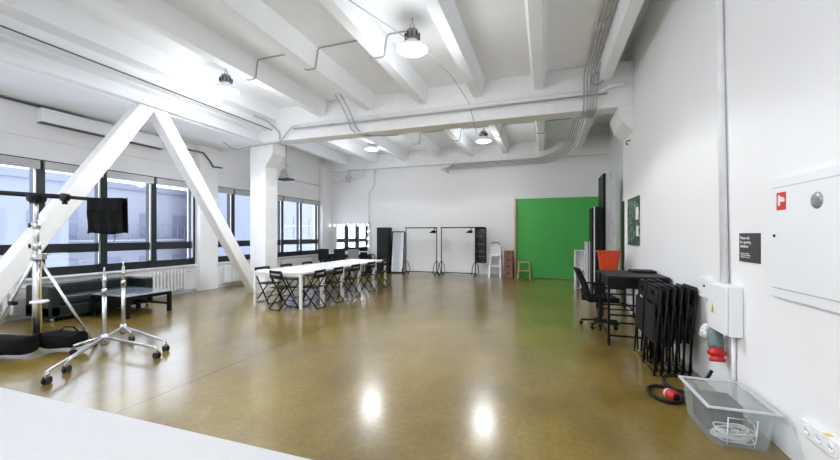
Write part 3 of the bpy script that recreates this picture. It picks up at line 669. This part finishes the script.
# little wooden stool
t = thing('wooden_step', 'little two-tread wooden step stool in front of the green screen', 'step stool', (-.68, 13.12, 0))
for s in (-1, 1):
    MB().bar((s*.2, -.14, 0), (s*.17, -.02, .56), .03, .04).build('leg', 'wood', t)
    MB().bar((s*.2, .16, 0), (s*.17, .02, .55), .03, .03).build('leg', 'wood', t)
MB().box(-.2, .2, -.11, .09, .55, .58, bev=.004).build('tread', 'wood', t)
MB().box(-.2, .2, -.19, -.03, .26, .29, bev=.004).build('tread', 'wood', t)

# ------------------------------------------------------------------ stacked flats at far right
t = thing('cubby_shelf', 'small white two-cell shelf unit standing in front of the green screen', 'shelf', (.91, 11.1, 0))
MB().box(-.13, -.11, -.18, .18, 0, 1.08).box(.11, .13, -.18, .18, 0, 1.08).box(-.13, .13, .16, .18, 0, 1.08).build('shelf_side', 'white', t)
for z in (.02, .52, 1.06): MB().box(-.11, .11, -.18, .16, z, z+.02).build('shelf_board', 'white', t)
MB().box(-.10, -.085, -.17, .15, .06, .5).box(.0, .1, -.1, .12, .04, .40).build('shelf_divider', 'lgrey', t)
def flat(x, y, w, d, h, m, em, lab, name='backdrop_flat'):
    t = thing(name, lab, 'board', (x, y, 0), group=None)
    MB().box(-w/2, w/2, -d/2, d/2, 0, h, bev=.003).build('board_panel', m, t)
    MB().box(-w/2-.002, w/2+.002, -d/2-.006, -d/2, 0, h).build('edge_strip', em, t)
flat(1.065, 10.95, .03, .5, 1.32, 'lgrey', 'whitem', 'pale board standing beside the white shelf unit, lower than the black flats')
flat(1.115, 10.9, .04, .5, 1.34, 'dgrey', 'lgrey', 'grey-edged low board leaning between the white shelf unit and black flats')
flat(1.155, 10.6, .025, .7, 2.2, 'blackp', 'black', 'black tall flat outermost in the stack left of the orange-red tub')
flat(1.19, 10.6, .022, .7, 2.22, 'white', 'whitem', 'white-edged tall flat in the stack of black flats')
flat(1.25, 10.6, .07, .7, 2.22, 'blackp', 'black', 'black tall flat just right of the white-edged flat')
flat(1.335, 10.6, .07, .7, 2.2, 'blackp', 'black', 'black tall flat nearest the marble board')
flat(1.46, 11.0, .05, .95, 3.1, 'black', 'black', 'very tall dark flat behind the marble-print board')
t = thing('marble_board', 'very tall white marble-print board standing behind the orange-red tub', 'board', (1.615, 10.55, 0))
MB().box(-.16, .11, 0, .02, 0, 3.1).build('board_panel', 'marble', t)
MB().box(-.14, .10, .02, .05, .3, .36).box(-.14, .10, .02, .05, 2.6, 2.66).build('rear_batten', 'wood', t)

# poster
t = thing('wall_poster', 'tall dark green leaf-patterned panel on the right wall', 'poster', (XR, 7.68, 1.31))
MB().box(-.025, 0, -.44, .44, 0, .88).build('print_panel', 'stencil', t)
MB().box(-.03, -.024, -.44, -.30, .17, .35).box(-.03, -.024, -.44, -.26, .46, .68).build('white_patch', 'white', t)

# ------------------------------------------------------------------ right wall fittings
t = thing('hydrant_cabinet', 'large white fire hydrant cabinet set in the right wall', 'cabinet', (XR, 2.86, 1.07))
MB().box(-.03, 0, -.46, .46, 0, .06).box(-.03, 0, -.46, .46, .76, .82).box(-.03, 0, -.46, -.42, .06, .76).box(-.03, 0, .42, .46, .06, .76).box(-.012, 0, -.42, .42, .06, .76).build('cabinet_frame', 'whitem', t)
d = MB().box(-.04, -.012, -.415, .413, .065, .755, bev=.004).build('cabinet_door', 'whitem', t)
MB().box(-.0315, -.0295, -.40, .38, .757, .761).build('door_gap', 'conduit', t)
MB().box(-.0315, -.0295, -.40, .38, .060, .064).build('door_gap', 'conduit', t)
g = MB().box(-.043, -.04, .235, .335, .60, .72).build('fire_sign', 'redsign', d)
MB().box(-.045, -.043, .295, .315, .63, .70).box(-.045, -.043, .245, .295, .655, .675).box(-.045, -.043, .275, .295, .675, .69).box(-.045, -.043, .255, .27, .675, .685).build('hose_symbol', 'text', g)
MB().lathe([(0, -.052), (.028, -.052), (.046, -.046), (.05, -.04), (.05, -.038)], (0, -.06, .635), 24, 'x').build('round_vent', 'hose', d)
MB().lathe([(0, -.046), (.009, -.046), (.012, -.040)], (0, .365, .425), 12, 'x').build('keyhole', 'dgrey', d)
# notice sign
t = thing('notice_sign', 'small charcoal notice plate with white lettering on the right wall', 'sign', (XR, 3.64, 1.40))
MB().box(-.008, 0, -.155, .155, -.12, .115).build('sign_plate', 'sign', t)
text('Please ask\nfor opening\nwindows', .036, (-.0095, .135, .065), (PI/2, 0, -PI/2), 'text', t, ex=.0012)
text('Please do not adjust\nthis by yourself, call the\nmanager for assistance', .016, (-.0095, .125, -.055), (PI/2, 0, -PI/2), 'text', t, ex=.0006)
# fuse box
t = thing('fuse_box', 'white electrical box with a yellow warning triangle on the right wall', 'electrical box', (XR, 3.92, .64))
MB().box(-.10, 0, -.18, .18, .0, .43, bev=.012).build('box_body', 'whitem', t)
d = MB().box(-.125, -.102, -.175, .175, .01, .42, bev=.01).build('box_door', 'whitem', t)
MB().prism([(.035, .16), (.10, .16), (.0675, .25)], 'x', -.1265, -.125).build('warning_triangle', 'yellow', d)
MB().prism([(.062, .175), (.073, .175), (.066, .215)], 'x', -.1275, -.1265).build('warning_bolt', 'black', d)
t = thing('wall_switch', 'small white wall switch box left of the fuse box', 'switch', (XR, 4.42, .96))
MB().box(-.05, 0, -.09, .1, -.09, .1, bev=.01).build('switch_body', 'white', t)
MB().lathe([(0, -.056), (.012, -.056), (.014, -.05)], (0, -.03, .03), 10, 'x').build('switch_knob', 'black', t)
# industrial plug
t = thing('industrial_plug', 'grey industrial connector with a red collar hanging below the fuse box', 'plug', (1.47, 3.98, .36))
R_ = Matrix.Rotation(.35, 4, 'X') 
o = MB().lathe([(0, .12), (.055, .12), (.06, .15), (.055, .28), (.04, .29), (0, .29)], seg=20).build('plug_casing', 'plugcase', t)
o = MB().lathe([(.0, 0), (.058, .0), (.062, .025), (.05, .035), (.05, .05), (.07, .065), (.072, .085), (.058, .10), (.05, .13), (0, .13)], seg=24).build('plug_collar', 'plugred', t)
t.rotation_euler = (-.25, .0, 0)
t = thing('plastic_bag', 'crumpled clear bag hanging beside the grey industrial connector', 'bag', (1.46, 4.17, .50))
MB().lathe([(0, 0), (.04, .01), (.07, .05), (.06, .10), (.045, .14), (.02, .16), (0, .17)], seg=9).build('bag_body', 'foil', t)
# power strip
t = thing('socket_strip', 'white wall-mounted row of power sockets low on the right wall', 'power sockets', (XR, 2.60, .295))
MB().box(-.035, 0, -.34, .36, -.045, .055, bev=.008).build('socket_housing', 'white', t)
for k in range(7):
    y = .30-k*.1
    s_ = MB().lathe([(0, -.0355), (.019, -.0355), (.022, -.040), (.027, -.040), (.030, -.034)], (0, y, .005), 20, 'x').build('socket', 'white', t)
    for q in (-1, 1): MB().lathe([(0, -.0375), (.0035, -.0375), (.0035, -.035)], (0, y+q*.009, .005), 8, 'x').build('socket_hole', 'dgrey', s_)
MB().box(-.037, -.002, .13, .17, .0552, .0565).build('yellow_sticker', 'yellow', t)

# ------------------------------------------------------------------ plastic storage box with cables
t = thing('storage_box', 'clear plastic storage box of white cables on the floor by the right wall', 'box', (1.30, 3.41, 0))
def shell(wb, db, wt, dt, h, th):
    b = MB(); R = []
    for w, d, z in ((wb, db, .0), (wt, dt, h), (wt-th, dt-th, h), (wb-th, db-th, th)):
        R.append([b.b.verts.new(p) for p in ((-w, -d, z), (w, -d, z), (w, d, z), (-w, d, z))])
    for A, B in zip(R, R[1:]):
        for k in range(4): b.b.faces.new((A[k], A[(k+1) % 4], B[(k+1) % 4], B[k]))
    b.b.faces.new(R[0]); b.b.faces.new(R[-1][::-1])
    bmesh.ops.bevel(b.b, geom=[e for e in b.b.edges if abs(e.verts[0].co.z-e.verts[1].co.z) > .1], offset=.02, segments=3, affect='EDGES')
    return b
shell(.165, .25, .195, .285, .285, .004).build('box_shell', 'clear', t)
MB().box(-.215, .215, -.305, -.28, .275, .29, bev=.005).box(-.215, .215, .28, .305, .275, .29, bev=.005).box(-.215, -.19, -.28, .28, .275, .29, bev=.005).box(.19, .215, -.28, .28, .275, .29, bev=.005).build('box_rim', 'lgrey', t)
MB().box(-.19, .19, -.28, .28, .268, .272).build('box_lid', 'clear', t)
MB().tube([(-.08, -.256, .015), (-.085, -.285, .22), (.085, -.285, .22), (.08, -.256, .015)], .004, 6).build('box_rib', 'white', t)
t2 = thing('white_cable_coil', 'loops of white cable piled inside the clear storage box', 'cable', (1.30, 3.27, .01))
for k in range(7):
    rx, ry = .10+.02*random.random(), .065+.02*random.random(); ox, oy = random.uniform(-.025, .025), random.uniform(-.02, .02); z0 = .012+.011*k
    MB().tube([(ox+rx*math.cos(a), oy+ry*math.sin(a), z0+.006*math.sin(3*a+k)) for a in [2*PI*j/24 for j in range(24)]], .006, 6, closed=True).build('cable_loop', 'white', t2)
MB().tube([(-.02, -.06, .05), (-.04, -.06, .13), (0, -.05, .06), (.02, -.05, .13), (.05, -.05, .05)], .006, 6).tube([(.08, -.06, .05), (.11, -.06, .10), (.10, -.05, .15), (.07, -.04, .16)], .006, 6).build('cable_loop', 'white', t2)
t2 = thing('equipment_case', 'dark grey flat case lying inside the clear storage box', 'case', (1.28, 3.50, .012))
MB().box(-.11, .13, -.12, .14, 0, .20, bev=.01).build('case_body', 'dgrey', t2)
MB().box(-.035, .035, -.02, .02, .20, .205).build('case_badge', 'black', t2)
# black cable and red plug on the floor
t = thing('power_cable', 'thick black cable coiled on the floor behind the clear storage box', 'cable', (1.04, 3.97, 0))
MB().tube([(.13*math.cos(a)*(1.0)+.02, .19*math.sin(a), .02) for a in [2*PI*j/28 for j in range(28)]], .016, 8, closed=True).build('cable_loop', 'blackp', t)
MB().tube([(.20+.13*math.cos(a), .22+.16*math.sin(a), .055+.02*math.sin(a)) for a in [2*PI*j/24 for j in range(24)]], .016, 8, closed=True).build('cable_loop', 'blackp', t)
MB().tube(bend([(.3, .25, .10), (.38, .1, .16), (.42, .1, .25)], .06), .014, 6).build('cable_loop', 'blackp', t)
t = thing('red_plug', 'round red five-pin plug lying in the black cable coil', 'plug', (1.085, 3.86, .055), .5)
MB().lathe([(0, -.05), (.036, -.05), (.045, -.045), (.05, 0), (.04, .02), (.04, .06), (.02, .09), (0, .09)], seg=20, axis='y').build('plug_body', 'plugred', t)
MB().lathe([(0, -.0525), (.034, -.0525), (.034, -.049)], seg=16, axis='y').build('plug_face', 'blackp', t)
MB().lathe([(.040, .035), (.044, .037), (.044, .05), (.040, .055)], seg=16, axis='y').build('plug_ring', 'lgrey', t)

# ------------------------------------------------------------------ big combo stand with boom, near left
Rv = Vector((math.cos(YAW), math.sin(YAW), 0))
cx, cy = -6.12, 2.83
t = thing('boom_stand', 'tall chrome tripod stand with a boom arm at the left edge', 'light stand', (cx, cy, 0))
MB().tube([(0, 0, .16), (0, 0, 1.35)], .04, 12).build('lower_column', 'steel', t)
MB().tube([(0, 0, 1.3), (0, 0, 1.68)], .026, 12).build('middle_column', 'steel', t)
MB().tube([(0, 0, 1.6), (0, 0, 1.95)], .019, 10).build('upper_column', 'steel', t)
for z, r in ((1.22, .055), (1.36, .045), (1.62, .04)): MB().lathe([(0, z-.04), (r, z-.04), (r, z+.04), (0, z+.04)], seg=14).build('collar', 'alu', t)
MB().box(-.02, .16, -.03, .03, 1.19, 1.27, bev=.008).build('crank_box', 'alu', t)
for z in (1.36, 1.62):
    MB().bar((-.09*Rv.x, -.09*Rv.y, z), (-.03*Rv.x, -.03*Rv.y, z), .02).lathe([(0, -.03), (.012, -.03), (.012, .03), (0, .03)], (-.09*Rv.x, -.09*Rv.y, z), 8).build('knob', 'dgrey', t)
MB().tube([(.04, 0, 1.24), (.20, .05, 1.265), (.38, .12, 1.275)], .013, 6, r2=.006).build('crank_handle', 'steel', t)
MB().lathe([(0, .63), (.09, .64), (.09, .665), (0, .67)], (.04, .01, 0), 16).build('spreader_collar', 'whitem', t)
for fx, fy in ((.36, .43), (-.30, .14), (-.78, -.15)):
    l = MB().tube([(0.03*fx, .03*fy, 1.2), (fx, fy, .03)], .018, 8).build('leg', 'steel', t)
    MB().lathe([(0, 0), (.03, 0), (.03, .04), (0, .05)], (fx, fy, 0), 10).build('foot', 'blackp', l)
    MB().tube([(0, 0, .20), (fx*.82, fy*.82, .22)], .011, 6).build('brace', 'steel', t)
MB().box(-.05, .05, -.03, .03, .60, .65, bev=.01, rot=Matrix.Translation((-.35, -.07, 0))).build('leg_clamp', 'blackp', t)
MB().tube([(.06, .02, 1.2), (.05, .02, .75), (.07, .02, .33)], .005, 6).build('pull_strap', 'yellow', t)
h = Vector((0, 0, 1.98))
MB().box(-.06, .06, -.05, .05, 1.90, 2.02, bev=.012).lathe([(0, -.08), (.05, -.08), (.05, .08), (0, .08)], (0, 0, 1.97), 14, 'y').build('boom_head', 'blackp', t)
p0 = h+Rv*-1.6+Vector((0, 0, .13)); p1 = h+Rv*1.10+Vector((0, 0, -.055)); mid = h+Rv*.5+Vector((0, 0, .0))
MB().tube([p0+Vector((0, -.0, .0)), h+Rv*.42+Vector((0, 0, .0))], .03, 12).tube([h+Rv*.4, p1], .022, 12).build('boom_arm', 'blackp', t)
MB().lathe([(0, -.035), (.05, -.035), (.05, .035), (0, .035)], h+Rv*.36+Vector((0, 0, 0)), 14, 'y').box(-.02, .02, -.02, .02, -.09, -.03, rot=Matrix.Translation(h+Rv*.36)).build('boom_clamp', 'dgrey', t)
MB().tube([p1-Rv*.02+Vector((0, 0, 0)), p1+Rv*.05, p1+Rv*.05+Vector((0, 0, .05))], .008, 6).build('end_hook', 'dgrey', t)
# hanging black cloth bag
bt = thing('cloth_bag', 'black cloth weight bag hanging from the end of the boom arm', 'bag', (cx+Rv.x*.91, cy+Rv.y*.91, 1.9375-.42), YAW)
def cloth(u, v):
    x = (u-.5)*(.42+.03*(1-v)); z = .44*v+.012*math.sin(u*9)*(1-v)
    return Vector((x, -.045-.016*math.sin(u*21+v*2)*(1-.6*v)+.01*math.sin(v*7), z))
def cloth2(u, v):
    x = (u-.5)*(.42+.03*(1-v)); z = .44*v+.012*math.sin(u*9)*(1-v)
    return Vector((x, .045+.014*math.sin(u*17+1)*(1-.6*v), z))
MB().sheet(cloth, 40, 12, .01).sheet(cloth2, 40, 12, .01).box(-.212, .212, -.045, .045, .425, .452, bev=.008).build('bag_body', 'fabric', bt)
MB().sheet(lambda u, v: Vector(((u-.5)*.43, -.062-.012*math.sin(u*16), .27+.17*v+.012*math.sin(u*5))), 24, 4, .008).build('bag_flap', 'fabric', bt)
for x in (-.11, .08):
    MB().tube([(x, 0, .02), (x+.01, 0, -.05), (x-.008, 0, -.10)], .004, 5).build('tie_cord', 'dgrey', bt)
# sandbags slung over stand feet
t = thing('sandbag', 'black double-pouch sandbag slung over the feet of the boom stand', 'sandbag', (-6.05, 2.72, 0))
def pouch(p, q, r, nm):
    p = Vector(p); q = Vector(q); d = (q-p).normalized(); n = 10; b = MB()
    b2 = []; side = Vector((-d.y, d.x, 0))
    rings = []
    for i in range(n+1):
        u = i/n; k = min(1, (math.sin(PI*min(max(u, .015), .985)))**.07*1.0); c = p.lerp(q, u)
        rr = r*k*(1+.05*math.sin(7*u)); rings.append([b.b.verts.new(c+side*math.cos(a)*rr*1.0+Vector((0, 0, math.copysign(abs(math.sin(a))**.45, math.sin(a))*rr*.88))) for a in [2*PI*j/16 for j in range(16)]])
    for A, B in zip(rings, rings[1:]):
        for j in range(16):
            f = b.b.faces.new((A[j], A[(j+1) % 16], B[(j+1) % 16], B[j])); f.smooth = True
    b.b.faces.new(rings[0]); b.b.faces.new(rings[-1]); return b.build(nm, 'fabric', t)
a_ = pouch((-.08, .20, .15), (.36, .35, .15), .125, 'pouch'); b_ = pouch((-.50, -.22, .16), (.10, -.03, .155), .135, 'pouch')
MB().tube([(.10, .25, .25), (.16, .28, .31), (.26, .32, .31), (.32, .34, .25)], .009, 6).build('handle', 'fabric', a_)
MB().sheet(lambda u, v: Vector((.02-.10*u+.04*v, -.03+.24*u, .19+.06*math.sin(PI*u))), 8, 2, .012).build('strap', 'fabric', t)
for z in (.0,): MB().tube([(-.05, .16, .255), (.18, .24, .262), (.37, .30, .25)], .005, 5).build('zip', 'dgrey', a_)

# ------------------------------------------------------------------ two rolling stands
def roller(x, y, feet, top, lab, base=.16):
    t = thing('roller_stand', lab, 'light stand', (x, y, 0))
    MB().tube([(0, 0, base-.1), (0, 0, top-.32)], .024, 12).build('lower_column', 'steel', t)
    MB().tube([(0, 0, top-.34), (0, 0, top-.08)], .018, 10).build('upper_column', 'steel', t)
    MB().lathe([(0, top-.38), (.03, top-.38), (.03, top-.30), (.024, top-.28), (0, top-.28)], seg=14).build('collar', 'alu', t)
    MB().lathe([(0, top-.2), (.024, top-.2), (.024, top-.15), (0, top-.15)], seg=12).build('collar', 'alu', t)
    MB().tube([(0, 0, top-.1), (0, 0, top)], .010, 8).build('spigot', 'steel', t)
    MB().bar((0, -.02, top-.34), (.07, -.04, top-.33), .018).build('knob', 'dgrey', t)
    MB().lathe([(0, base-.10), (.04, base-.10), (.04, base+.04), (0, base+.04)], seg=14).bar((-.07, 0, base-.05), (.07, 0, base-.05), .05, .05).build('base_collar', 'alu', t)
    for fx, fy in feet:
        v = Vector((fx, fy, 0)); u = v.normalized()
        l = MB().tube([u*.04+Vector((0, 0, base)), v-u*.05+Vector((0, 0, .13)), v+Vector((0, 0, .115))], .017, 10).build('leg', 'alu', t)
        side = Vector((-u.y, u.x, 0))
        cs = MB().bar(v+Vector((0, 0, .10)), v+Vector((0, 0, .05)), .025, .035).build('caster_fork', 'alu', l)
        c2 = MB()
        for q in (-.02, .02):
            c = v+side*q+Vector((0, 0, .038)); c2.tube([c-side*.009, c+side*.009], .038, 16)
        c2.build('caster', 'dgrey', l)
    return t
roller(-5.46, 3.20, [(.72, -.93), (.99, -.02), (-.10, -.28)], 1.08, 'low chrome stand on casters nearer the camera, right of the boom stand')
roller(-5.83, 3.66, [(.90, -1.13), (1.20, -.25), (.33, -.10)], 1.12, 'low chrome stand on casters nearer the sofa table')
